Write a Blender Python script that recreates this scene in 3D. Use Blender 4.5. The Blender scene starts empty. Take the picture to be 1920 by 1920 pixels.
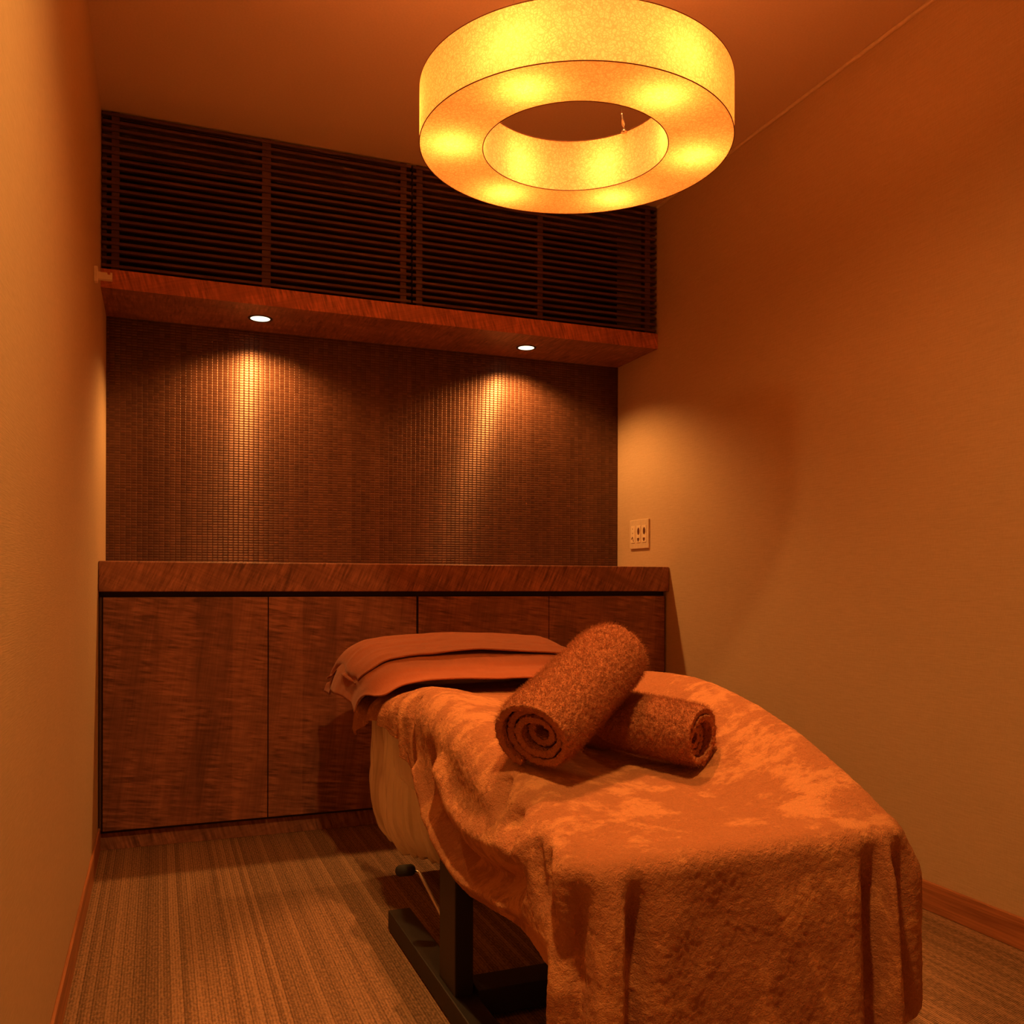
import bpy, bmesh, math, random
import numpy as np
from mathutils import Vector, Matrix

random.seed(7)
S = bpy.context.scene
COL = S.collection
PI = math.pi

# ------------------------------------------------------------------ camera, world, exposure
HC = 0.857                      # camera height
cam_d = bpy.data.cameras.new('camera')
cam = bpy.data.objects.new('camera', cam_d); COL.objects.link(cam)
cam_d.sensor_width = 36.0
cam_d.lens = 1692.9 / 1920 * 36
cam_d.shift_y = 135.0 / 1920
cam_d.clip_start = 0.02
cam.rotation_mode = 'XYZ'
cam.matrix_world = (Matrix.Translation((0, 0, HC)) @ Matrix.Rotation(-0.373, 4, 'Z')
                    @ Matrix.Rotation(PI / 2, 4, 'X') @ Matrix.Rotation(0.0026, 4, 'Z'))
S.camera = cam
w = bpy.data.worlds.new('world'); S.world = w
w.use_nodes = True
w.node_tree.nodes['Background'].inputs[0].default_value = (1, .45, .15, 1)
w.node_tree.nodes['Background'].inputs[1].default_value = 0.0
S.view_settings.view_transform = 'Standard'
S.view_settings.look = 'None'
S.view_settings.gamma = 1.0
S.view_settings.exposure = 0.0
S.view_settings.use_curve_mapping = False
S.cycles.use_denoising = True
S.cycles.max_bounces = 8
S.cycles.diffuse_bounces = 5
S.cycles.sample_clamp_indirect = 4.0
S.cycles.caustics_reflective = False
S.cycles.caustics_refractive = False

# light strengths (the room's own lamps)
PEND_EMIT = 0.50                # the lit paper of the pendant
PEND_COL = (1.0, 0.18, 0.025)
BULB_W = 6.6                    # each of six bulbs inside the pendant
BULB_COL = (1.0, 0.265, 0.07)
ALC_W = 34.0                    # each downlight over the alcove
ALC_COL = (1.0, 0.41, 0.10)
CEIL_W = 110.0                   # ceiling downlight above the bed's foot, just out of frame
CEIL_COL = (1.0, 0.46, 0.115)
BED_W = 104.0                    # ceiling downlight shining down through the middle of the ring
BED_COL = (1.0, 0.35, 0.085)

# ------------------------------------------------------------------ room dimensions (metres)
XL, XR = -0.178, 1.896
ZC = 2.4
Y0 = -0.60
YB = 3.561                      # alcove back wall
YLV = 3.219                     # louvre face and soffit face
YCT = 3.122                     # countertop face
SOF0, SOF1 = 1.818, 1.880
CT0, CT1 = 0.829, 0.927

# ------------------------------------------------------------------ helpers
def tag(o, label=None, cat=None, group=None, kind=None):
    if label: o['label'] = label
    if cat: o['category'] = cat
    if group: o['group'] = group
    if kind: o['kind'] = kind
    return o

def empty(name, loc, label=None, cat=None, group=None):
    o = bpy.data.objects.new(name, None); COL.objects.link(o)
    o.location = loc; o.empty_display_size = .05
    return tag(o, label, cat, group)

def link(name, me, mat=None, parent=None, smooth=False):
    o = bpy.data.objects.new(name, me); COL.objects.link(o)
    if mat: me.materials.append(mat)
    if parent:
        o.parent = parent
        o.matrix_parent_inverse = Matrix.Translation(-Vector(parent.location)) if parent.type == 'EMPTY' else Matrix()
    if smooth:
        for p in me.polygons: p.use_smooth = True
    return o

def from_bm(name, bm, mat=None, parent=None, smooth=False):
    bmesh.ops.recalc_face_normals(bm, faces=bm.faces)
    me = bpy.data.meshes.new(name); bm.to_mesh(me); bm.free()
    return link(name, me, mat, parent, smooth)

def box(bm, x0, x1, y0, y1, z0, z1, bev=0.0, seg=2):
    r = bmesh.ops.create_cube(bm, size=1)
    vs = r['verts']
    for v in vs:
        v.co = Vector(((x0 + x1) / 2 + v.co.x * (x1 - x0), (y0 + y1) / 2 + v.co.y * (y1 - y0), (z0 + z1) / 2 + v.co.z * (z1 - z0)))
    if bev > 0:
        es = list({e for v in vs for e in v.link_edges})
        bmesh.ops.bevel(bm, geom=es, offset=bev, segments=seg, affect='EDGES', profile=.5)

def box_obj(name, b, mat, parent=None, bev=0.0, seg=2):
    bm = bmesh.new(); box(bm, *b, bev=bev, seg=seg)
    return from_bm(name, bm, mat, parent)

def grid_mesh(name, P, closed_u=False, closed_v=False):
    """P: (nu, nv, 3) array of points -> quad mesh"""
    nu, nv = P.shape[:2]
    idx = np.arange(nu * nv).reshape(nu, nv)
    iu = np.arange(nu if closed_u else nu - 1); iv = np.arange(nv if closed_v else nv - 1)
    A = idx[np.ix_(iu, iv)]; B = idx[np.ix_((iu + 1) % nu, iv)]
    Cc = idx[np.ix_((iu + 1) % nu, (iv + 1) % nv)]; D = idx[np.ix_(iu, (iv + 1) % nv)]
    F = np.stack([A, B, Cc, D], -1).reshape(-1, 4)
    me = bpy.data.meshes.new(name)
    me.from_pydata(P.reshape(-1, 3).tolist(), [], F.tolist())
    me.validate(); me.update()
    return me

def tube(bm, pts, r, n=10, cap=True):
    pts = [Vector(p) for p in pts]
    rings = []
    for i, p in enumerate(pts):
        t = (pts[min(i + 1, len(pts) - 1)] - pts[max(i - 1, 0)]).normalized()
        a = t.orthogonal().normalized() if i == 0 else (rings_a - rings_a.dot(t) * t).normalized()
        rings_a = a
        b = t.cross(a)
        rr = r[i] if isinstance(r, (list, tuple)) else r
        rings.append([bm.verts.new(p + (a * math.cos(2 * PI * k / n) + b * math.sin(2 * PI * k / n)) * rr) for k in range(n)])
    for i in range(len(rings) - 1):
        for k in range(n):
            bm.faces.new([rings[i][k], rings[i][(k + 1) % n], rings[i + 1][(k + 1) % n], rings[i + 1][k]])
    if cap:
        bm.faces.new(rings[0][::-1]); bm.faces.new(rings[-1])

def lathe(bm, prof, cx, cy, n=96, a0=0.0, a1=2 * PI):
    """prof: [(r, z)]"""
    rows = []
    for k in range(n):
        a = 2 * PI * k / n
        rows.append([bm.verts.new((cx + r * math.cos(a), cy + r * math.sin(a), z)) for r, z in prof])
    for k in range(n):
        A, B = rows[k], rows[(k + 1) % n]
        for i in range(len(prof) - 1):
            bm.faces.new([A[i], B[i], B[i + 1], A[i + 1]])

def smoothstep(x, a, b):
    t = np.clip((x - a) / (b - a), 0, 1)
    return t * t * (3 - 2 * t)

def spl(xs, pts):
    """monotone-ish smooth interpolation through (x, value) pairs"""
    pts = sorted(pts)
    X = np.array([p[0] for p in pts]); V = np.array([p[1] for p in pts])
    m = np.gradient(V, X)
    xs = np.clip(xs, X[0], X[-1])
    i = np.clip(np.searchsorted(X, xs) - 1, 0, len(X) - 2)
    h = X[i + 1] - X[i]; t = (xs - X[i]) / h
    return ((2*t**3 - 3*t**2 + 1) * V[i] + (t**3 - 2*t**2 + t) * h * m[i] + (-2*t**3 + 3*t**2) * V[i + 1] + (t**3 - t**2) * h * m[i + 1])

# value noise on arrays (for cloth wrinkles)
_rng = np.random.default_rng(3)
_LAT = _rng.random((64, 64))
def vnoise(x, y):
    xi = np.floor(x).astype(int); yi = np.floor(y).astype(int)
    fx = x - xi; fy = y - yi
    fx = fx * fx * (3 - 2 * fx); fy = fy * fy * (3 - 2 * fy)
    g = lambda a, b: _LAT[a % 64, b % 64]
    return (g(xi, yi) * (1 - fx) + g(xi + 1, yi) * fx) * (1 - fy) + (g(xi, yi + 1) * (1 - fx) + g(xi + 1, yi + 1) * fx) * fy - .5

# ------------------------------------------------------------------ materials
class NT:
    def __init__(s, name):
        s.m = bpy.data.materials.new(name); s.m.use_nodes = True
        s.t = s.m.node_tree; s.t.nodes.clear()
        s.out = s.n('ShaderNodeOutputMaterial')
    def n(s, typ, **kw):
        nd = s.t.nodes.new(typ)
        for k, v in kw.items():
            if k.startswith('i_'):
                key = k[2:]
                nd.inputs[int(key) if key.isdigit() else key.replace('_', ' ')].default_value = v
            else: setattr(nd, k, v)
        return nd
    def l(s, a, ao, b, bi):
        s.t.links.new(a.outputs[ao], b.inputs[bi])
    def coord(s, scale=(1, 1, 1), rot=(0, 0, 0), out='Object'):
        tc = s.n('ShaderNodeTexCoord'); mp = s.n('ShaderNodeMapping')
        mp.inputs['Scale'].default_value = scale; mp.inputs['Rotation'].default_value = rot
        s.l(tc, out, mp, 'Vector'); return mp
    def noise(s, vec, scale, detail=2.0, rough=.5, dist=0.0):
        nd = s.n('ShaderNodeTexNoise'); nd.inputs['Scale'].default_value = scale
        nd.inputs['Detail'].default_value = detail; nd.inputs['Roughness'].default_value = rough
        nd.inputs['Distortion'].default_value = dist
        s.l(vec, 0, nd, 'Vector'); return nd
    def ramp(s, src, so, stops):
        r = s.n('ShaderNodeValToRGB'); cr = r.color_ramp
        while len(cr.elements) < len(stops): cr.elements.new(.5)
        for e, (p, c) in zip(cr.elements, stops):
            e.position = p; e.color = (*c, 1) if len(c) == 3 else c
        s.l(src, so, r, 'Fac'); return r
    def math(s, op, a, b=None, ao=0, bo=0):
        nd = s.n('ShaderNodeMath', operation=op)
        if isinstance(a, (int, float)): nd.inputs[0].default_value = a
        else: s.l(a, ao, nd, 0)
        if b is not None:
            if isinstance(b, (int, float)): nd.inputs[1].default_value = b
            else: s.l(b, bo, nd, 1)
        return nd
    def mix(s, fac, a, b, blend='MIX', fo=0):
        nd = s.n('ShaderNodeMix', data_type='RGBA', blend_type=blend)
        if isinstance(fac, (int, float)): nd.inputs[0].default_value = fac
        else: s.l(fac, fo, nd, 0)
        for src, k in ((a, 6), (b, 7)):
            if isinstance(src, tuple): nd.inputs[k].default_value = (*src, 1)
            else: s.t.links.new(src.outputs['Result' if src.bl_idname == 'ShaderNodeMix' else 0] if src.bl_idname != 'ShaderNodeMix' else src.outputs[2], nd.inputs[k])
        return nd
    def pbsdf(s, color=None, rough=.6, **kw):
        p = s.n('ShaderNodeBsdfPrincipled'); p.inputs['Roughness'].default_value = rough
        if isinstance(color, tuple): p.inputs['Base Color'].default_value = (*color, 1)
        elif color is not None:
            s.t.links.new(color.outputs[2] if color.bl_idname == 'ShaderNodeMix' else color.outputs[0], p.inputs['Base Color'])
        for k, v in kw.items(): p.inputs[k.replace('_', ' ')].default_value = v
        s.l(p, 0, s.out, 'Surface'); return p
    def bump(s, p, src, so=0, strength=.3, dist=.01):
        b = s.n('ShaderNodeBump'); b.inputs['Strength'].default_value = strength; b.inputs['Distance'].default_value = dist
        s.l(src, so, b, 'Height'); s.l(b, 0, p, 'Normal'); return b

def m_plain(name, col, rough=.5, **kw):
    t = NT(name)
    v = t.coord(); nz = t.noise(v, 60, 3)
    c = t.ramp(nz, 'Fac', [(.3, tuple(x * .92 for x in col)), (.7, tuple(min(1, x * 1.06) for x in col))])
    t.pbsdf(c, rough, **kw); return t.m

def m_wallpaper():
    t = NT('wallpaper')
    v = t.coord((1, 1, 1))
    vs = t.coord((22, 22, 520)); n1 = t.noise(vs, 1.0, 2, .6)
    vt = t.coord((420, 420, 90)); n2 = t.noise(vt, 1.0, 1)
    big = t.noise(v, 2.5, 3)
    h = t.math('ADD', n1, t.math('MULTIPLY', n2, .5))
    c = t.ramp(h, 0, [(.45, (.56, .41, .25)), (1.0, (.66, .50, .32))])
    c2 = t.mix(.10, c, big, 'MULTIPLY')
    p = t.pbsdf(c2, .85, Specular_IOR_Level=.2)
    t.bump(p, h, 0, .14, .002)
    return t.m

def m_ceiling():
    t = NT('ceiling_paper')
    v = t.coord((1, 1, 1)); n = t.noise(v, 180, 3)
    c = t.ramp(n, 'Fac', [(.3, (.72, .58, .44)), (.7, (.78, .63, .49))])
    p = t.pbsdf(c, .9, Specular_IOR_Level=.15)
    t.bump(p, n, 'Fac', .12, .002)
    return t.m

def m_wood(name, dark, light, ripple_axis='Z', seam=0.0, gloss=.38, rip=.85, sc=150, slant=0.0):
    """figured veneer: fine ripples running across the grain"""
    t = NT(name)
    tc = t.n('ShaderNodeTexCoord')
    sep = t.n('ShaderNodeSeparateXYZ'); t.l(tc, 'Object', sep, 0)
    ax, gx = ('Z', 'X') if ripple_axis == 'Z' else ('X', 'Z')
    Zx = ripple_axis == 'Z'
    def mapped(across, along):
        mp = t.n('ShaderNodeMapping'); t.l(tc, 'Object', mp, 0)
        mp.vector_type = 'TEXTURE'
        mp.inputs['Scale'].default_value = (1 / across, 1 / across, 1 / along) if Zx else (1 / along, 1 / across, 1 / across)
        mp.inputs['Rotation'].default_value = (0, slant, 0)
        return mp
    r1 = t.noise(mapped(13, sc), 1.0, 2, .5, .4)
    r2 = t.noise(mapped(26, sc * 1.7), 1.0, 1, .5, .3)
    patch = t.noise(mapped(24, 5), 1.0, 2, .5)
    broad = t.noise(mapped(6, 3), 1.0, 2, .5)
    grain = t.noise(mapped(170, 4), 1.0, 3, .6)
    rr = t.math('SUBTRACT', t.math('ADD', t.math('MULTIPLY', r1, .75), t.math('MULTIPLY', r2, .25)), .5)
    am = t.math('MULTIPLY', t.ramp(patch, 'Fac', [(.36, (.25,) * 3), (.62, (1,) * 3)]), 1.9 * rip)
    f = t.math('ADD', t.math('MULTIPLY', rr, am), t.math('ADD', t.math('MULTIPLY', grain, .30), t.math('ADD', t.math('MULTIPLY', broad, .35), t.math('MULTIPLY', patch, .30))))
    if seam > 0:
        # veneer leaves: a shift of tone from strip to strip
        st = t.math('FLOOR', t.math('DIVIDE', sep, seam, ao=gx))
        wn = t.n('ShaderNodeTexWhiteNoise', noise_dimensions='1D'); t.l(st, 0, wn, 'W')
        f = t.math('ADD', f, t.math('MULTIPLY', t.math('SUBTRACT', wn, .5), .13))
    c = t.ramp(f, 0, [(.24, dark), (.74, light)])
    p = t.pbsdf(c, gloss, Specular_IOR_Level=.4)
    t.bump(p, grain, 'Fac', .06, .002)
    return t.m

def m_grain(name, dark, light):
    t = NT(name)
    g = t.noise(t.coord((70, 2.2, 70)), 1.0, 4, .6, .6); b = t.noise(t.coord((260, 8, 260)), 1.0, 2)
    f = t.math('ADD', t.math('MULTIPLY', g, .75), t.math('MULTIPLY', b, .25))
    c = t.ramp(f, 0, [(.32, dark), (.62, light)])
    t.pbsdf(c, .42, Specular_IOR_Level=.4); return t.m

def m_mosaic():
    """small glossy horizontal tesserae, slightly pillowed"""
    t = NT('mosaic_tiles')
    mp = t.coord((1, 1, 1))
    sep = t.n('ShaderNodeSeparateXYZ'); t.l(mp, 0, sep, 0)
    PX, PZ = .0187, .0096
    # column widths vary a little from column to column
    ux = t.math('DIVIDE', sep, PX, ao='X'); uz = t.math('DIVIDE', sep, PZ, ao='Z')
    fx = t.math('FRACT', ux); fz = t.math('FRACT', uz)
    cx = t.math('FLOOR', ux); cz = t.math('FLOOR', uz)
    comb = t.n('ShaderNodeCombineXYZ'); t.l(cx, 0, comb, 0); t.l(cz, 0, comb, 1)
    wn = t.n('ShaderNodeTexWhiteNoise', noise_dimensions='2D'); t.l(comb, 0, wn, 'Vector')
    wc = t.n('ShaderNodeTexWhiteNoise', noise_dimensions='1D'); t.l(cx, 0, wc, 'W')
    # pillow height per tile: (1-(2f-1)^2)
    def pil(f, k):
        a = t.math('SUBTRACT', t.math('MULTIPLY', f, 2.0), 1.0)
        b = t.math('POWER', t.math('ABSOLUTE', a), k)
        return t.math('SUBTRACT', 1.0, b)
    hx = pil(fx, 6.0); hz = pil(fz, 2.0)
    h = t.math('MULTIPLY', hx, hz)
    h2 = t.math('ADD', h, t.math('MULTIPLY', wc, .35))
    gap = t.math('MULTIPLY', t.math('GREATER_THAN', hx, .28), t.math('GREATER_THAN', hz, .20))
    tone = t.math('ADD', t.math('MULTIPLY', wn, .55), t.math('MULTIPLY', wc, .45))
    c = t.ramp(tone, 0, [(.1, (.090, .038, .024)), (.9, (.160, .072, .046))])
    c2 = t.mix(gap, (.075, .033, .019), c)
    p = t.pbsdf(c2, .40, Metallic=.42, Specular_IOR_Level=.6, Anisotropic=.85)
    tg = t.n('ShaderNodeCombineXYZ'); tg.inputs[2].default_value = 1.0
    t.l(tg, 0, p, 'Tangent')
    t.bump(p, h2, 0, .48, .0022)
    return t.m

def m_carpet():
    t = NT('woven_carpet')
    mp = t.coord((1, 1, 1))
    sep = t.n('ShaderNodeSeparateXYZ'); t.l(mp, 0, sep, 0)
    # fine weave cells
    PX, PY = .0062, .0042
    ux = t.math('DIVIDE', sep, PX, ao='X'); uy = t.math('DIVIDE', sep, PY, ao='Y')
    sx = t.math('SINE', t.math('MULTIPLY', ux, PI)); cxs = t.math('FLOOR', ux)
    uy2 = t.math('ADD', uy, t.math('MULTIPLY', cxs, .5))
    sy = t.math('SINE', t.math('MULTIPLY', uy2, 2 * PI))
    weave = t.math('ADD', t.math('MULTIPLY', t.math('ABSOLUTE', sx), .5), t.math('MULTIPLY', sy, .5))
    # warp threads along the room: dark and light stripes
    st = t.math('FLOOR', t.math('DIVIDE', sep, .0124, ao='X'))
    wn = t.n('ShaderNodeTexWhiteNoise', noise_dimensions='1D'); t.l(st, 0, wn, 'W')
    stripe = t.ramp(wn, 0, [(.0, (.0,) * 3), (.25, (.25,) * 3), (.75, (.75,) * 3), (1.0, (1.0,) * 3)])
    n2 = t.noise(t.coord((200, 90, 1)), 1.0, 2)
    n3 = t.noise(mp, 3.0, 2)
    f = t.math('ADD', t.math('MULTIPLY', stripe, .16), t.math('ADD', t.math('MULTIPLY', weave, .26), t.math('MULTIPLY', n2, .60)))
    c = t.ramp(f, 0, [(.28, (.11, .062, .034)), (.66, (.50, .295, .165))])
    # thin dark line every few threads
    ln = t.math('FRACT', t.math('DIVIDE', sep, .0248, ao='X'))
    lm = t.math('MULTIPLY', t.math('LESS_THAN', ln, .08), .45)
    c2 = t.mix(lm, c, (.07, .042, .024))
    p = t.pbsdf(c2, .75, Specular_IOR_Level=.25)
    hh = t.math('ADD', weave, t.math('MULTIPLY', n2, .8))
    t.bump(p, hh, 0, .6, .002)
    return t.m

def m_terry(name, base, lightc, nap=0.0, fuzz=1.0):
    t = NT(name)
    v = t.coord((1, 1, 1))
    pile = t.noise(v, 420, 3, .65)
    tuft = t.noise(v, 130, 3, .6, .6)
    med = t.noise(v, 30, 3, .6)
    f = t.math('ADD', t.math('MULTIPLY', pile, .45), t.math('ADD', t.math('MULTIPLY', tuft, .35), t.math('MULTIPLY', med, .2)))
    c = t.ramp(f, 0, [(.3, base), (.7, lightc)])
    if nap > 0:
        # brushed patches where the pile has been stroked the other way
        vp = t.coord((9, 13, 9)); pn = t.noise(vp, 1.0, 8, .72, .15)
        vb = t.coord((2.2, 2.2, 2.2)); pb = t.noise(vb, 1.0, 1)
        pm = t.ramp(t.math('ADD', t.math('MULTIPLY', pn, .8), t.math('MULTIPLY', pb, .25)), 0, [(.535, (0, 0, 0)), (.60, (1, 1, 1))])
        c = t.mix(t.math('MULTIPLY', pm, nap), c, (min(1, lightc[0] * 1.6), lightc[1] * 1.8, lightc[2] * 1.7))
    p = t.pbsdf(c, .95, Specular_IOR_Level=.08, Sheen_Weight=.25, Sheen_Roughness=.5)
    p.inputs['Sheen Tint'].default_value = (1, .6, .35, 1)
    h = t.math('ADD', t.math('MULTIPLY', pile, .6), tuft)
    t.bump(p, h, 0, .75 * min(fuzz, 1.3), .006 * fuzz)
    return t.m

def m_smoothcloth(name, base, lightc):
    t = NT(name)
    v = t.coord((1, 1, 1))
    a = t.noise(t.coord((500, 60, 60)), 1.0, 2); b = t.noise(v, 25, 3)
    f = t.math('ADD', t.math('MULTIPLY', a, .5), t.math('MULTIPLY', b, .5))
    c = t.ramp(f, 0, [(.3, base), (.7, lightc)])
    p = t.pbsdf(c, .9, Specular_IOR_Level=.1, Sheen_Weight=.15)
    t.bump(p, a, 'Fac', .25, .002)
    return t.m

def m_film():
    """thin white film over the open top of the pendant"""
    t = NT('lamp_film')
    tr = t.n('ShaderNodeBsdfTranslucent'); tr.inputs[0].default_value = (.95, .9, .8, 1)
    t.l(tr, 0, t.out, 'Surface'); return t.m

def m_paper():
    """translucent washi-like lamp paper with long pale fibres"""
    t = NT('lamp_paper')
    v = t.coord((1, 1, 1))
    wv = t.noise(v, 22, 3, .6)
    vm = t.n('ShaderNodeMix', data_type='RGBA'); vm.inputs[0].default_value = .035
    t.l(v, 0, vm, 6); t.t.links.new(wv.outputs['Color'], vm.inputs[7])
    def cell(scale):
        vo = t.n('ShaderNodeTexVoronoi', feature='DISTANCE_TO_EDGE'); vo.inputs['Scale'].default_value = scale
        t.t.links.new(vm.outputs[2], vo.inputs['Vector']); return vo
    v1, v2 = cell(95), cell(180)
    fib = t.math('MINIMUM', v1, v2)
    fm = t.ramp(fib, 0, [(.0, (.35,) * 3), (.13, (1,) * 3)])
    cl = t.noise(v, 16, 3, .6)
    dens = t.math('MULTIPLY', fm, t.math('ADD', t.math('MULTIPLY', cl, .5), .72))
    tint = t.mix(dens, (.17, .095, .024), (.34, .265, .105))
    refl = t.mix(dens, (.50, .36, .20), (.86, .76, .56))
    tr = t.n('ShaderNodeBsdfTranslucent'); t.t.links.new(tint.outputs[2], tr.inputs[0])
    df = t.n('ShaderNodeBsdfDiffuse'); t.t.links.new(refl.outputs[2], df.inputs[0])
    mx = t.n('ShaderNodeMixShader'); mx.inputs[0].default_value = .45
    t.l(tr, 0, mx, 1); t.l(df, 0, mx, 2)
    em = t.n('ShaderNodeEmission')
    ec = t.mix(1.0, t.mix(dens, (.62, .48, .30), (1.0, .95, .85)), PEND_COL, 'MULTIPLY'); t.t.links.new(ec.outputs[2], em.inputs[0])
    em.inputs[1].default_value = PEND_EMIT
    ad = t.n('ShaderNodeAddShader'); t.l(mx, 0, ad, 0); t.l(em, 0, ad, 1)
    t.l(ad, 0, t.out, 'Surface')
    return t.m

def m_emit(name, col, strength):
    t = NT(name)
    e = t.n('ShaderNodeEmission'); e.inputs[0].default_value = (*col, 1); e.inputs[1].default_value = strength
    t.l(e, 0, t.out, 'Surface'); return t.m

def m_plastic_wrap():
    t = NT('vinyl_cover')
    v = t.coord((1, 14, 3)); n = t.noise(v, 1.6, 3, .55, .4)
    v2 = t.coord((1, 1, 1)); n2 = t.noise(v2, 9, 2)
    c = t.ramp(n2, 'Fac', [(.3, (.93, .82, .66)), (.7, (.97, .88, .74))])
    p = t.pbsdf(c, .24, Specular_IOR_Level=.6)
    t.bump(p, n, 'Fac', .25, .012)
    return t.m

M_WALL = m_wallpaper(); M_CEIL = m_ceiling(); M_CARPET = m_carpet()
M_DOOR = m_wood('figured_veneer', (.130, .052, .036), (.42, .180, .120), 'Z', seam=.115, sc=100, slant=.13)
M_TOP = m_wood('figured_counter', (.145, .060, .038), (.47, .205, .130), 'X', sc=120, slant=.42)
M_SOFFIT = m_wood('figured_soffit', (.150, .066, .044), (.46, .205, .130), 'X', sc=100, gloss=.45, slant=-.3)
M_FASCIA_LIT = m_wood('figured_fascia_lit', (.30, .105, .060), (.82, .300, .180), 'X', sc=100, gloss=.36, slant=-.3)  # soffit wood in a lighter copy: light on the front edge put into its colour
M_DARKW = m_wood('dark_slat_wood', (.075, .034, .024), (.125, .056, .040), 'X', rip=.2, gloss=.45)
M_BASE = m_grain('baseboard_wood', (.24, .085, .034), (.54, .215, .090))
M_CAVITY = m_plain('cavity_black', (.012, .008, .006), .9)
M_CARC = m_plain('carcass_dark', (.035, .015, .009), .7)
M_MOSAIC = m_mosaic()
M_BLANKET = m_terry('blanket_terry', (.38, .150, .070), (.54, .235, .114), nap=.55)
M_ROLL = m_terry('towel_terry', (.47, .170, .082), (.74, .290, .140), fuzz=1.3)
M_FACE = m_smoothcloth('flat_towel_cloth', (.31, .088, .036), (.38, .112, .046))
M_PAPER = m_paper(); M_FILM = m_film()
M_WIRE = m_plain('brown_wire', (.16, .07, .03), .6)
M_STEEL = m_plain('steel', (.6, .55, .5), .3, Metallic=1.0)
M_BLACK = m_plain('black_powder_coat', (.014, .010, .008), .5)
M_RUBBER = m_plain('black_rubber', (.012, .010, .009), .7)
M_VINYL = m_plastic_wrap()
M_CREAM = m_plain('cream_plastic', (.70, .56, .38), .45)
M_CREAML = m_plain('ivory_plastic', (.86, .72, .50), .4)
M_HOLE = m_plain('socket_hole', (.11, .035, .012), .7)
M_BRACKET = m_plain('white_enamel', (.92, .80, .64), .5)
M_LENS = m_emit('downlight_lens', (1.0, .78, .50), 2.6)

# ------------------------------------------------------------------ room shell
def struct(name, b, mat, bev=0.0):
    return tag(box_obj(name, b, mat, None, bev), kind='structure')
struct('floor', (XL - .1, XR + .1, Y0 - .1, YB + .1, -.10, 0), M_CARPET)
struct('ceiling', (XL - .1, XR + .1, Y0 - .1, YB + .1, ZC, ZC + .10), M_CEIL)
struct('wall_left', (XL - .1, XL, Y0 - .1, YB + .1, 0, ZC), M_WALL)
struct('wall_right', (XR, XR + .1, Y0 - .1, YB + .1, 0, ZC), M_WALL)
struct('wall_back', (XL, XR, YB + .012, YB + .10, 0, ZC), M_CAVITY)
struct('wall_front', (XL, XR, Y0 - .1, Y0, 0, ZC), M_WALL)
struct('baseboard_left', (XL, XL + .007, Y0, 3.165, 0, .076), M_BASE, .002)
struct('baseboard_right', (XR - .010, XR, Y0, 3.165, 0, .076), M_BASE, .002)
struct('trim_1', (XR - .010, XR, Y0, YLV - .002, ZC - .010, ZC), M_CREAML, .003)

o = box_obj('mosaic_panel', (XL, XR, YB, YB + .012, CT1, SOF0), M_MOSAIC)
tag(o, 'dark brown glossy mosaic tile panel lining the alcove above the countertop', 'wall panel')

o = empty('soffit_shelf', ((XL + XR) / 2, YLV, SOF0))
box_obj('soffit_board', (XL, XR, YLV + .0015, YB + .012, SOF0, SOF1), M_SOFFIT, o, .0005)
box_obj('fascia', (XL, XR, YLV - .001, YLV + .0012, SOF0 + .0002, SOF1), M_FASCIA_LIT, o, .0004)
tag(o, 'figured brown wood soffit shelf between the slatted louvres and the mosaic alcove', 'shelf')

# ------------------------------------------------------------------ louvre panels
def louvre(x0, x1, stiles, label, first=False):
    r = empty('louvre_panel', ((x0 + x1) / 2, YLV, SOF1), label, 'louvre', 'slatted louvres above the alcove')
    bm = bmesh.new()
    n = 21; pitch = (ZC - SOF1) / n
    for i in range(n):
        z = SOF1 + .0085 + i * pitch
        box(bm, x0, x1, YLV + .002, YLV + .022, z, z + .0095, .0012, 1)
    from_bm('slats', bm, M_DARKW, r)
    for a, b in stiles:
        box_obj('stile', (a, b, YLV + .009, YLV + .042, SOF1 + .001, ZC - .001), M_DARKW, r, .001)
    bm = bmesh.new()
    box(bm, x0, x1, YLV + .024, YLV + .040, ZC - .018, ZC - .001)
    from_bm('top_rail', bm, M_DARKW, r)
    return r
louvre(XL + .002, .8605, [(-.147, -.123), (.330, .3605), (.8205, .844)],
       'left of the two dark slatted wooden louvre panels, beside the left wall')
louvre(.8655, XR - .004, [(.8805, .905), (1.366, 1.389), (1.841, 1.866)],
       'right of the two dark slatted wooden louvre panels, behind the ring pendant')

# ------------------------------------------------------------------ downlights
def downlight(x, y, z, label, rad, watts, col, angle, blend, group=None, soft=.022):
    r = empty('recessed_downlight', (x, y, z), label, 'downlight', group)
    bm = bmesh.new()
    lathe(bm, [(rad * .98, z + .004), (rad * 1.0, z - .0015), (rad * 1.22, z - .0025), (rad * 1.27, z - .0005), (rad * 1.27, z + .001)], x, y, 48)
    from_bm('trim_ring', bm, M_BLACK, r, True)
    bm = bmesh.new()
    bmesh.ops.create_circle(bm, cap_ends=True, segments=48, radius=rad,
                            matrix=Matrix.Translation((x, y, z - .0012)))
    from_bm('lens', bm, M_LENS, r)
    L = bpy.data.lights.new('spot', 'SPOT'); L.energy = watts; L.color = col
    L.spot_size = angle; L.spot_blend = blend; L.shadow_soft_size = soft
    lo = bpy.data.objects.new('spot_source', L); COL.objects.link(lo)
    lo.parent = r; lo.location = (0, 0, -.012)
    return r
downlight(.341, 3.385, SOF0, 'small round lit downlight in the soffit, nearer the left wall', .0345, ALC_W, ALC_COL, math.radians(142), .55, 'downlights in the soffit')
downlight(1.389, 3.398, SOF0, 'small round lit downlight in the soffit, nearer the right wall', .0325, ALC_W, ALC_COL, math.radians(142), .55, 'downlights in the soffit')
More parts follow.
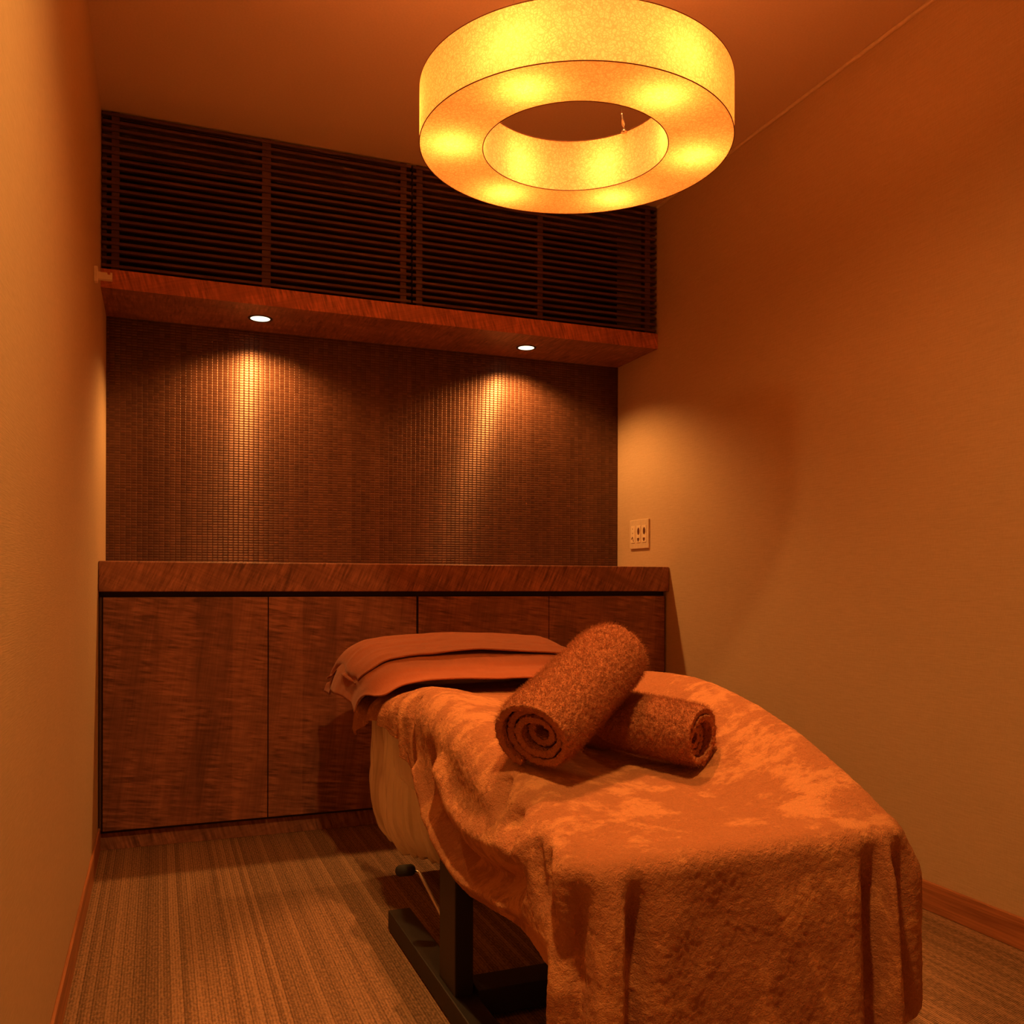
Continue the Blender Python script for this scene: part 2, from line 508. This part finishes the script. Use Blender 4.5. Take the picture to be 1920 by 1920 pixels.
downlight(.378, .852, ZC, 'round ceiling downlight between the camera and the ring pendant', .045, CEIL_W, CEIL_COL, math.radians(156), .86, None, .034)

# ------------------------------------------------------------------ ring pendant
LX, LY, LZ0, LZ1, LRO, LRI = .849, 1.797, 1.810, 1.929, .340, .2024
def pendant():
    r = empty('ring_pendant_lamp', (LX, LY, LZ0), 'large glowing amber ring pendant with fibrous paper shade hanging below the ceiling', 'pendant lamp')
    def wall(name, rad, z0, z1):
        bm = bmesh.new(); lathe(bm, [(rad, z0), (rad, (z0 + z1) / 2), (rad, z1)], LX, LY, 144)
        return from_bm(name, bm, M_PAPER, r, True)
    wall('outer_shade', LRO, LZ0, LZ1)
    wall('inner_shade', LRI, LZ0, LZ1)
    bm = bmesh.new(); lathe(bm, [(LRI, LZ0), ((LRI + LRO) / 2, LZ0), (LRO, LZ0)], LX, LY, 144)
    from_bm('bottom_diffuser', bm, M_PAPER, r)
    bm = bmesh.new(); lathe(bm, [(LRI, LZ1), ((LRI + LRO) / 2, LZ1), (LRO, LZ1)], LX, LY, 144)
    from_bm('top_diffuser', bm, M_FILM, r)
    for rad, z in ((LRO, LZ0), (LRI, LZ0), (LRO, LZ1), (LRI, LZ1)):
        bm = bmesh.new()
        lathe(bm, [(rad + .0011 * math.cos(a), z + .0011 * math.sin(a)) for a in [2 * PI * k / 6 for k in range(7)]], LX, LY, 144)
        from_bm('rim_wire', bm, M_WIRE, r, True)
    for k in range(6):
        a = math.radians(44 + 60 * k)
        L = bpy.data.lights.new('bulb', 'POINT'); L.energy = BULB_W; L.color = BULB_COL; L.shadow_soft_size = .022
        lo = bpy.data.objects.new('bulb_source', L); COL.objects.link(lo); lo.parent = r
        lo.location = (.27 * math.cos(a), .27 * math.sin(a), .052)
    # three steel wires from the inner rim to a ceiling canopy
    bm = bmesh.new(); lathe(bm, [(.062, ZC - .0005), (.062, ZC - .014), (.066, ZC - .017), (.080, ZC - .017), (.086, ZC - .012), (.086, ZC - .0005)], LX, LY, 48)
    from_bm('ceiling_canopy', bm, M_BRACKET, r)
    for k in range(3):
        a = math.radians(29 + 120 * k)
        p0 = Vector((LX + .199 * math.cos(a), LY + .199 * math.sin(a), LZ1))
        p1 = Vector((LX + .073 * math.cos(a), LY + .073 * math.sin(a), ZC - .016))
        d = (p1 - p0).normalized()
        bm = bmesh.new(); tube(bm, [p0 + d * .03, p1], .0007, 6)
        wv = from_bm('suspension_wire', bm, M_STEEL, r)
        bm = bmesh.new(); tube(bm, [p0 + Vector((0, 0, -.004)), p0 + Vector((0, 0, .002)), p0 + Vector((0, 0, .0025)) , p0 + d * .012, p0 + d * .014, p0 + d * .036, p0 + d * .040],
                               [.0075, .0065, .003, .003, .0042, .0042, .0018], 12)
        from_bm('wire_gripper', bm, M_STEEL, r, True)
    return r
pendant()
downlight(LX, LY, ZC, 'round ceiling downlight directly above the middle of the ring pendant', .042, BED_W, BED_COL, math.radians(50), .55, None, .03)

# ------------------------------------------------------------------ countertop and cabinets
o = box_obj('countertop', (XL + .001, XR - .0015, YCT, YB, CT0, CT1), M_TOP, None, .004, 3)
tag(o, 'thick figured brown wood countertop running wall to wall under the mosaic alcove', 'countertop')

def cabinet(x0, x1, doors, label, filler=None):
    r = empty('base_cabinet', ((x0 + x1) / 2, 3.35, 0), label, 'cabinet', 'base cabinets under the countertop')
    box_obj('carcass', (x0, x1, 3.165, YB, .055, CT0 - .001), M_CARC, r)
    box_obj('plinth', (x0, x1, 3.168, 3.186, .001, .055), M_SOFFIT, r)
    for a, b in doors:
        box_obj('door', (a, b, 3.141, 3.163, .067, .811), M_DOOR, r, .0012)
    if filler:
        box_obj('filler_strip', (*filler, 3.152, 3.163, .067, .811), M_DARKW, r)
    return r
cabinet(XL + .003, .8655, [(-.1645, .3435), (.3468, .8615)], 'left wooden base cabinet with two flat doors, beside the left wall', (XL + .003, -.168))
cabinet(.8665, XR - .003, [(.8695, 1.3790), (1.3815, 1.8850)], 'right wooden base cabinet partly hidden behind the massage bed', (1.8875, XR - .003))

# ------------------------------------------------------------------ outlet plate on the right wall
def outlet():
    yc, zc, hw, hh = 3.357, 1.069, .080, .0615
    r = empty('outlet_plate', (XR, yc, zc), 'ivory wall plate with three socket modules on the right wall', 'wall outlet')
    box_obj('cover_plate', (XR - .008, XR - .0005, yc - hw, yc + hw, zc - hh, zc + hh), M_CREAM, r, .0025, 3)
    for k, dy in enumerate((.049, .001, -.047)):
        y = yc + dy
        md = box_obj('socket_module', (XR - .0100, XR - .0078, y - .0155, y + .0155, zc - .036, zc + .036), M_CREAML, r, .0008)
        if k == 0:
            for z in (zc + .024, zc + .006):
                box_obj('screw_hole', (XR - .0104, XR - .0098, y - .002, y + .002, z - .002, z + .002), M_HOLE, md)
            bm = bmesh.new()
            tube(bm, [(XR - .0105, y + .010, zc - .020), (XR - .0105, y, zc - .010), (XR - .0105, y - .008, zc - .030)], .0016, 6)
            from_bm('modular_jack', bm, M_HOLE, md)
        else:
            bm = bmesh.new()
            bmesh.ops.create_uvsphere(bm, u_segments=20, v_segments=10, radius=1)
            for v in bm.verts: v.co = Vector((XR - .0100 + v.co.x * .0009, y - .001 + v.co.y * .0100, zc + .012 + v.co.z * .0155))
            from_bm('coaxial_socket', bm, M_HOLE, md, True)
            bm = bmesh.new()
            box(bm, XR - .0104, XR - .0098, y - .0085, y + .0085, zc - .026, zc - .016)
            box(bm, XR - .0104, XR - .0098, y - .0045, y + .0045, zc - .031, zc - .026)
            from_bm('modular_jack', bm, M_HOLE, md)
outlet()

# ------------------------------------------------------------------ curtain-rail bracket on the left wall
def bracket():
    y, z = 2.895, 1.757
    r = empty('rail_bracket', (XL, y, z), 'small white curtain rail bracket on the left wall below the louvre', 'bracket')
    box_obj('mounting_plate', (XL + .0004, XL + .011, y - .011, y + .011, z - .023, z + .022), M_BRACKET, r, .0015)
    bm = bmesh.new()
    prof = [(XL + .0105, z + .006), (XL + .036, z + .006), (XL + .036, z + .0005), (XL + .044, z + .0005), (XL + .044, z + .007), (XL + .049, z + .007), (XL + .049, z - .0135), (XL + .0105, z - .0135)]
    fr = [bm.verts.new((x, y - .009, zz)) for x, zz in prof]; bk = [bm.verts.new((x, y + .009, zz)) for x, zz in prof]
    bm.faces.new(fr); bm.faces.new(bk[::-1])
    for i in range(len(prof)): bm.faces.new([fr[i], bk[i], bk[(i + 1) % len(prof)], fr[(i + 1) % len(prof)]])
    from_bm('hook_arm', bm, M_BRACKET, r)
bracket()

# ------------------------------------------------------------------ bed surface (shared by bed, blanket, towels)
BXL, BXR, BY0, BY1 = .575, 1.155, 1.185, 2.56
ZL = [(1.12, .452), (1.19, .455), (1.35, .490), (1.5, .531), (1.65, .569), (1.8, .598), (2.1, .608), (2.3, .576), (2.6, .562)]
ZR = [(1.12, .455), (1.19, .460), (1.3, .512), (1.47, .577), (1.65, .622), (1.82, .642), (2.0, .636), (2.3, .590), (2.6, .572)]
ZM = [(1.12, .452), (1.19, .458), (1.35, .475), (1.5, .490), (1.65, .505), (1.9, .545), (2.1, .560), (2.3, .560), (2.6, .560)]
def ztop(x, y):
    q = np.clip((x - BXL) / (BXR - BXL), 0, 1)
    l = spl(y, ZL); r_ = spl(y, ZR); m = spl(y, ZM)
    wl = smoothstep(.5 - q, -.02, .47); wr = smoothstep(q - .5, .13, .50)
    return m + (l - m) * wl + (r_ - m) * wr

# ------------------------------------------------------------------ massage bed
def bed():
    r = empty('massage_bed', (.865, 1.73, 0), 'low massage bed on a black steel frame, its body wrapped in creased cream vinyl', 'massage bed')
    # mattress: rings along the length, following the bed surface
    ys = np.linspace(1.26, 2.66, 60); nth = 80
    th = np.linspace(0, 2 * PI, nth, endpoint=False); c, sn = np.cos(th), np.sin(th)
    P = np.zeros((len(ys) + 2, nth, 3))
    for i, y in enumerate(ys):
        x = .865 + .272 * np.sign(c) * np.abs(c) ** (2 / 5.5)
        zt = ztop(np.clip(x, BXL + .02, BXR - .02), np.full(nth, y)) - .026
        zb = .302 + .0 * zt
        z = (zt + zb) / 2 + (zt - zb) / 2 * np.sign(sn) * np.abs(sn) ** (2 / 5.0)
        P[i + 1] = np.stack([x, np.full(nth, y), z], -1)
    P[0] = P[1].mean(0) + (P[1] - P[1].mean(0)) * .02; P[-1] = P[-2].mean(0) + (P[-2] - P[-2].mean(0)) * .02
    o = link('mattress', grid_mesh('mattress', P, closed_v=True), M_VINYL, r, True)
    # deep head section in a loose vinyl cover, gathered underneath
    nz, nth = 120, 360
    tt = np.linspace(0, 1, nz); th = np.linspace(0, 2 * PI, nth, endpoint=False)
    c, sn = np.cos(th), np.sin(th)
    ex = np.where(sn < 0, 2 / 2.5, 2 / 6.5)              # rounder on the side towards the room
    sx = np.sign(c) * np.abs(c) ** ex; sy = np.sign(sn) * np.abs(sn) ** ex
    zs = .118 + (.535 - .118) * np.clip((tt - .16) / .84, 0, 1) ** 1.05
    P = np.zeros((nz, nth, 3))
    for i in range(nz):
        q = tt[i]
        if q < .16:                                   # underside closing to the middle
            k = q / .16; sc_ = .10 + .74 * k; zz = .118 - .010 * (1 - k)
        else:
            h = (zs[i] - .118) / .417
            sc_ = .84 + .16 * (1 - (1 - min(h / .28, 1)) ** 2.2)
            sc_ *= 1 + .022 * math.sin(PI * min(h / .75, 1)) ** 2
            zz = zs[i]
        ang = th * 26
        h = max(0, (zs[i] - .118) / .417)
        cr = (vnoise(ang * .9 + 1.2 * math.sin(h * 5), np.full(nth, h * 3.2)) * .017 + vnoise(ang * 2.3 + 4, np.full(nth, h * 5)) * .008) * (1 - .75 * h) * (1 if q >= .16 else q / .16)
        hx, hy = .283 * sc_, .203 * sc_
        hyf = np.where(sn < 0, (.120 + .135 * max(0.0, 1 - h) ** .8) * min(sc_, 1.02), hy)
        x = .865 + sx * (hx + cr); y = 2.475 + sy * (hyf + cr)
        z = np.full(nth, zz) + (vnoise(ang * .7 + 9, np.full(nth, h * 6.)) * .022) * (1 - h) ** 2
        P[i] = np.stack([x, y, z], -1)
    o = link('head_section_cover', grid_mesh('head_section_cover', P, closed_v=True), M_VINYL, r, True)
    tag(o, 'creased cream vinyl cover')
    # head cushion hidden under the folded towel
    bm = bmesh.new(); box(bm, .572, 1.158, 2.567, 2.82, .545, .643, .030, 4)
    from_bm('head_cushion', bm, M_VINYL, r, True)
    # steel frame: two floor rails joined by a cross bar, a column on each
    for sx, xs in ((1, (.530, .585)), (-1, (1.145, 1.200))):
        box_obj('foot_rail', (*xs, 1.27, 2.19, .004, .050), M_BLACK, r, .003)
        x0 = .540 if sx == 1 else 1.152
        box_obj('column', (x0, x0 + .038, 1.680, 1.785, .048, .300), M_BLACK, r, .002)
    box_obj('cross_bar', (.583, 1.147, 1.66, 1.735, .012, .064), M_BLACK, r, .002)
    box_obj('under_frame', (.5785, 1.1515, 1.60, 1.86, .262, .300), M_BLACK, r, .002)
    # height lever beyond the column
    lv = empty('height_lever', (.5, 2.05, .14)); lv.parent = r; lv.matrix_parent_inverse = Matrix.Translation(-Vector(r.location))
    bm = bmesh.new()
    A, B = lever_pts
    d = (B - A).normalized()
    tube(bm, [A - d * .003, A, A + d * .006, B - d * .006, B, B + d * .003], [.004, .010, .0135, .0135, .010, .004], 14)
    g = from_bm('grip', bm, M_RUBBER, None, True); g.parent = lv; g.matrix_parent_inverse = Matrix.Translation(-Vector((.5, 2.05, .14)))
    bm = bmesh.new(); tube(bm, [B - d * .01, B + Vector((.01, -.01, -.005)), Vector((.575, 1.79, .115))], .004, 8)
    g = from_bm('rod', bm, M_STEEL, None, True); g.parent = lv; g.matrix_parent_inverse = Matrix.Translation(-Vector((.5, 2.05, .14)))
    return r
def unproj(px, py, wd):
    u = (px - 960) / 1692.9; v = -(py - 1095) / 1692.9
    s, c = math.sin(.373), math.cos(.373)
    return Vector((wd * (u * c + s), wd * (c - u * s), HC + v * wd))
lever_pts = (unproj(745, 1634, 2.12), unproj(778, 1631, 2.12))
bed()

def pile_relief(o, level, size, strength):
    """real relief of the looped pile"""
    sb = o.modifiers.new('fine_mesh', 'SUBSURF'); sb.levels = level; sb.render_levels = level; sb.subdivision_type = 'SIMPLE'
    tx = bpy.data.textures.new('pile_clouds', 'CLOUDS'); tx.noise_scale = size; tx.noise_depth = 2
    dp = o.modifiers.new('pile_relief', 'DISPLACE'); dp.texture = tx; dp.strength = strength; dp.mid_level = .5
    dp.texture_coords = 'LOCAL'

def fuzz(o, count, length, vg, seed=1, rad=.00035):
    m = o.modifiers.new('pile', 'PARTICLE_SYSTEM')
    ps = o.particle_systems[-1]; st = ps.settings
    ps.seed = seed
    st.type = 'HAIR'; st.count = count; st.hair_length = length; st.hair_step = 3
    st.use_advanced_hair = True
    st.emit_from = 'FACE'; st.use_modifier_stack = False; st.distribution = 'RAND'; st.use_emit_random = True
    st.normal_factor = length * .55; st.factor_random = length * .55; st.brownian_factor = length * .5
    st.render_step = 3; st.display_step = 3
    st.root_radius = 1.0; st.tip_radius = .5; st.radius_scale = rad
    st.use_hair_bspline = False
    if vg: ps.vertex_group_density = vg

# ------------------------------------------------------------------ terry blanket over the bed
def blanket():
    R = .036
    # perimeter: far-left -> near-left corner -> near edge -> near-right corner -> far-right
    pts, nrm = [], []
    step = .0065
    for y in np.linspace(BY1, BY0 + R, 202)[:-1]: pts.append((BXL, y)); nrm.append((-1, 0))
    for a in np.linspace(0, PI / 2, 26)[:-1]: pts.append((BXL + R - R * math.cos(a), BY0 + R - R * math.sin(a))); nrm.append((-math.cos(a), -math.sin(a)))
    for x in np.arange(BXL + R, BXR - R, .0045): pts.append((x, BY0)); nrm.append((0, -1))
    for a in np.linspace(PI / 2, 0, 26)[:-1]: pts.append((BXR - R + R * math.cos(a), BY0 + R - R * math.sin(a))); nrm.append((math.cos(a), -math.sin(a)))
    for y in np.linspace(BY0 + R, BY1, 202): pts.append((BXR, y)); nrm.append((1, 0))
    pts = np.array(pts); nrm = np.array(nrm); n = len(pts)
    arc = np.concatenate([[0], np.cumsum(np.hypot(*np.diff(pts, axis=0).T))])
    # the left edge rolls over a softer shoulder: its crest lies further in
    LSH = .045
    lsh = (nrm[:, 0] < 0) * np.abs(nrm[:, 0]) * smoothstep(pts[:, 1], BY0 + .0, BY0 + .22)
    pts[:, 0] += LSH * lsh
    x, y = pts.T
    side_l = (nrm[:, 0] < -.999); side_r = nrm[:, 0] > .999; front = nrm[:, 1] < -.999
    # spine in the middle
    sy = np.clip(y, BY0 + .30, BY1); sx = np.full(n, .865)
    NT_, NS = 46, 64
    tt = np.linspace(0, 1, NT_)[:, None]
    TX = sx + (x - sx) * tt; TY = sy + (y - sy) * tt
    TZ = ztop(TX, TY)
    TZ = TZ + .004 * vnoise(TX * 14, TY * 9) + .0016 * vnoise(TX * 40 + 7, TY * 30)
    ze = TZ[-1]
    # hem height round the perimeter
    arcA = arc[np.argmax(~side_l)]; iF0 = np.argmax(front); iF1 = n - 1 - np.argmax(front[::-1]); iR = np.argmax(side_r)
    hemL = spl(y, [(1.10, .20), (1.25, .222), (1.43, .252), (1.665, .288), (1.80, .325), (1.89, .358), (2.03, .430), (2.2, .468), (2.35, .492), (2.45, .478), (2.56, .425)])
    hemF = np.full(n, .085)
    hemR = spl(y, [(1.15, .14), (1.25, .185), (1.5, .26), (1.9, .33), (2.6, .36)])
    fcorn = np.zeros(n)
    k0 = smoothstep(arc, arcA - .022, arcA + .032)          # left -> front
    k1 = smoothstep(arc, arc[iF1] - .0, arc[iR] + .01)        # front -> right
    hem = hemL * (1 - k0) + hemF * k0
    hem = hem * (1 - k1) + hemR * k1
    rr = .030 + LSH * lsh
    dm = rr * PI / 2 + (ze - rr - hem)
    t = np.linspace(0, 1, NS + 1)[1:, None] ** 1.0
    d = t * dm
    phi = np.clip(d / rr, 0, PI / 2)
    off = rr * np.sin(phi)
    z = ze - rr * (1 - np.cos(phi)) - np.clip(d - rr * PI / 2, 0, None)
    dd = np.clip(d - .02, 0, None)                             # distance below the edge
    ramp = smoothstep(dd, 0, .10)
    def bumpv(v, c, wdt): return np.exp(-((v - c) / wdt) ** 2)
    # ---- front folds (position along the near edge, in metres of arc from the left corner start)
    s0 = arc - arc[iF0]                                        # 0 at start of straight front (x = BXL+R)
    xs = x * front + (BXL + R + s0) * (~front)                 # unrolled x coordinate
    fold = np.zeros_like(d)
    for c_, wd_, am in ((.556, .014, .004), (.584, .012, -.030), (.612, .015, .024), (.648, .013, -.030), (.70, .03, .008), (.80, .05, -.006), (.90, .05, .006), (.985, .035, .003), (1.032, .030, .010), (1.080, .018, -.034), (1.106, .013, .024), (1.130, .009, -.036), (1.160, .017, .032)):
        lean = 1 + .0 * d
        cc = c_ + (c_ - .865) * .12 * dd
        fold += am * bumpv(xs, cc, wd_ * (1 + .7 * dd)) * ramp
    near = smoothstep(arc, arcA - .05, arcA + .005) * (1 - smoothstep(arc, arc[iR] + .02, arc[iR] + .16))
    fold = fold * near
    fold += near * dd * (.02 + .03 * smoothstep(xs, 1.0, 1.15))   # flare
    # ---- left side folds in (y, z) space
    lw = (1 - smoothstep(arc, arcA - .02, arcA + .06))
    YY = np.broadcast_to(y, d.shape); ZZ = z
    def poly(pl, wdt, am):
        best = np.full(d.shape, 9.0)
        for (a0, b0), (a1, b1) in zip(pl[:-1], pl[1:]):
            ex, ey = a1 - a0, b1 - b0
            q = np.clip(((YY - a0) * ex + (ZZ - b0) * ey) / (ex * ex + ey * ey), 0, 1)
            best = np.minimum(best, np.hypot(YY - a0 - q * ex, ZZ - b0 - q * ey))
        return am * np.exp(-(best / wdt) ** 2)
    left = np.zeros_like(d)
    left += poly([(1.87, .49), (1.83, .42), (1.78, .375), (1.70, .345), (1.56, .335), (1.44, .352), (1.36, .38)], .020, -.026)
    left += poly([(1.95, .44), (1.86, .36), (1.76, .318), (1.66, .302), (1.52, .300), (1.42, .312)], .020, .022)
    left += poly([(1.78, .47), (1.70, .42), (1.58, .40), (1.46, .41), (1.36, .43)], .030, .022)
    left += poly([(1.49, .505), (1.47, .475)], .016, -.022) + poly([(1.46, .52), (1.43, .50)], .018, .010)
    left += poly([(1.40, .462), (1.37, .435)], .016, -.020)
    left += poly([(1.30, .44), (1.27, .38)], .018, -.014)
    left += poly([(1.27, .47), (1.23, .36), (1.20, .28)], .016, -.022)
    left += poly([(2.05, .58), (2.02, .50), (1.99, .42)], .018, -.014) + poly([(2.12, .57), (2.10, .50), (2.08, .42)], .02, .012)
    left += poly([(2.20, .57), (2.19, .47)], .022, -.018) + poly([(2.30, .56), (2.31, .48)], .020, .016) + poly([(2.36, .57), (2.37, .48)], .016, -.016) + poly([(2.42, .56), (2.43, .47)], .016, .014)
    left += poly([(2.52, .55), (2.54, .45)], .03, .02)
    # tuck in below the swag
    tuck = smoothstep(YY, 1.62, 1.44) * smoothstep(-ZZ, -.325, -.27)
    left += -.045 * tuck * smoothstep(YY, 1.22, 1.34)
    left *= lw * smoothstep(dd, 0, .05)
    left += lw * .10 * dd * smoothstep(YY, 2.25, 2.5)
    # ---- right side: gentle
    rw = smoothstep(arc, arc[iR] + .05, arc[iR] + .2)
    fold += rw * ramp * (.012 * np.sin(y * 24) + .05 * dd)
    off = off + fold + left + .004 * vnoise(arc * 30 + 0 * d, dd * 20) * ramp
    SX = x + nrm[:, 0] * off; SY = y + nrm[:, 1] * off
    P = np.concatenate([np.stack([TX, TY, TZ], -1), np.stack([SX, SY, z], -1)], 0)
    me = grid_mesh('blanket', P)
    o = link('blanket', me, M_BLANKET, None, True)
    bm = bmesh.new(); bm.from_mesh(me)
    bmesh.ops.remove_doubles(bm, verts=bm.verts, dist=.0003)
    bmesh.ops.recalc_face_normals(bm, faces=bm.faces)
    bm.to_mesh(me); bm.free()
    for p in me.polygons: p.use_smooth = True
    sol = o.modifiers.new('thickness', 'SOLIDIFY'); sol.thickness = .006; sol.offset = -1
    pile_relief(o, 1, .010, .0030)
    tag(o, 'large rust brown terry blanket draped over the massage bed down to its foot end', 'blanket')
    return o, P
blk, _P = blanket()


# ------------------------------------------------------------------ folded flat towel over the head end
def head_towel():
    r = empty('folded_towel', (.86, 2.55, .60), 'smooth brown towel folded in two layers over the head end of the bed', 'towel')
    def layer(name, ya, yb, lift, hemz, xh, skew, gape=0.0):
        nu, nv = 130, 70
        # section across the bed: hang - shoulder - top - shoulder - hang
        cx = np.array([xh, xh + .010, .520, .541, .580, .640, .720, .860, 1.000, 1.100, 1.170, 1.212, 1.235, 1.252])
        cz = np.array([hemz - .655, -.105, -.072, -.036, -.010, .001, .003, .003, .002, .000, -.008, -.048, -.11, -.17])
        cz[1] = (cz[0] + cz[2]) / 2
        ln = np.concatenate([[0], np.cumsum(np.hypot(np.diff(cx), np.diff(cz)))])
        u = np.linspace(0, ln[-1], nu)
        xx = spl(u, list(zip(ln, cx))); zz = spl(u, list(zip(ln, cz)))
        v = np.linspace(0, 1, nv)
        U, V = np.meshgrid(np.arange(nu), v, indexing='ij')
        X = xx[U]; Zs = zz[U]
        hang = smoothstep(-Zs, .02, .12)
        left = X < .86
        Y = ya + (yb - ya) * V + skew * hang * left * (1 - .35 * V)
        top = spl(Y, [(2.2, .590), (2.3, .600), (2.45, .640), (2.6, .664), (2.75, .674), (2.83, .662), (2.9, .61), (2.95, .53)])
        top = top * (1 - hang) + np.minimum(np.maximum(top, .645), .668) * hang
        Z = top + Zs + lift
        # the middle of the crown rises a touch, the near hem hangs straight between its shoulders
        crown = np.exp(-((X - .88) / .20) ** 2) * .012 * smoothstep(Y, 2.35, 2.7)
        Z = Z + crown
        Z += gape * np.exp(-((X - .86) / .14) ** 2) * (1 - V) ** 4
        Z += (.006 * vnoise(X * 7 + 3, Y * 34) + .0022 * vnoise(X * 22, Y * 60 + 5)) * (1 - hang)
        X = X + hang * left * (.010 * np.sin(V * 9 + lift * 300) + .006 * vnoise(V * 14, Z * 12))
        # rolled hem along the near edge
        Z += .0022 * np.exp(-(V * (yb - ya) / .006) ** 2)
        me = grid_mesh(name, np.stack([X, Y, Z], -1))
        o = link(name, me, M_FACE, r, True)
        m = o.modifiers.new('thickness', 'SOLIDIFY'); m.thickness = .0045; m.offset = 1
        return o
    layer('lower_layer', 2.285, 2.86, -.001, .515, .500, .15)
    layer('upper_layer', 2.455, 2.87, .007, .565, .512, .09, .010)
head_towel()

# ------------------------------------------------------------------ rolled terry towels
def rolled_towel(P0, P1, rad, flat, label, turns=3.6, seed=0, twist=0.0):
    P0, P1 = Vector(P0), Vector(P1)
    ax = (P1 - P0); L = ax.length; ax.normalize()
    side = ax.cross(Vector((0, 0, 1))).normalized(); up = side.cross(ax).normalized()
    nth, nl = 330, 44
    th = np.linspace(0, turns * 2 * PI, nth)
    pitch = rad / (turns + .25)
    rr = pitch * .35 + pitch * th / (2 * PI)
    rr = np.minimum(rr, rad - .004)
    # last turn eases into an even radius
    tl = np.linspace(-.5, .5, nl)
    TH, T = np.meshgrid(np.arange(nth), tl, indexing='ij')
    Rr = rr[TH]; A = th[TH] + twist
    inset = -(.006 * np.cos(A * .5 + seed) + .034 * np.clip(1 - Rr / rad - .12, 0, 1))
    ln = L * T + np.sign(T) * inset * (np.abs(T) * 2) ** 6
    endsoft = 1 - .07 * (np.abs(T) * 2) ** 8
    lump = 1 + .05 * vnoise(A * .9 + seed * 5, T * 5 + seed) + .02 * vnoise(A * 3, T * 16 + seed)
    a = Rr * np.cos(A) * endsoft * lump * 1.04; b = Rr * np.sin(A) * endsoft * lump * flat
    c0 = (P0 + P1) / 2
    P = (np.array(c0)[None, None] + ln[..., None] * np.array(ax) + a[..., None] * np.array(side) + b[..., None] * np.array(up))
    me = grid_mesh('rolled_towel', P)
    o = link('rolled_towel', me, M_ROLL, None, True)
    m = o.modifiers.new('thickness', 'SOLIDIFY'); m.thickness = pitch * .72; m.offset = -1
    pile_relief(o, 2, .0085, .0076)
    vg = o.vertex_groups.new(name='pile_area')
    out_v = [int(i) for i in (np.where(TH.ravel() > nth * (turns - 1.12) / turns)[0])]
    vg.add(out_v, 1.0, 'REPLACE')
    tag(o, label, 'towel', 'rolled terry towels on the bed')
    return o
roll_a = rolled_towel((.826, 1.737, .5835), (.976, 1.482, .562), .058, .93,
             'rolled brown terry towel lying on the blanket, underneath the other roll', seed=2, twist=.8)
roll_b = rolled_towel((.612, 1.458, .588), (.871, 1.645, .7105), .067, .95,
             'rolled brown terry towel leaning on top of the other roll', seed=5, twist=.4)

fuzz(roll_a, 30000, .0022, 'pile_area', 2)
fuzz(roll_b, 38000, .0022, 'pile_area', 5)
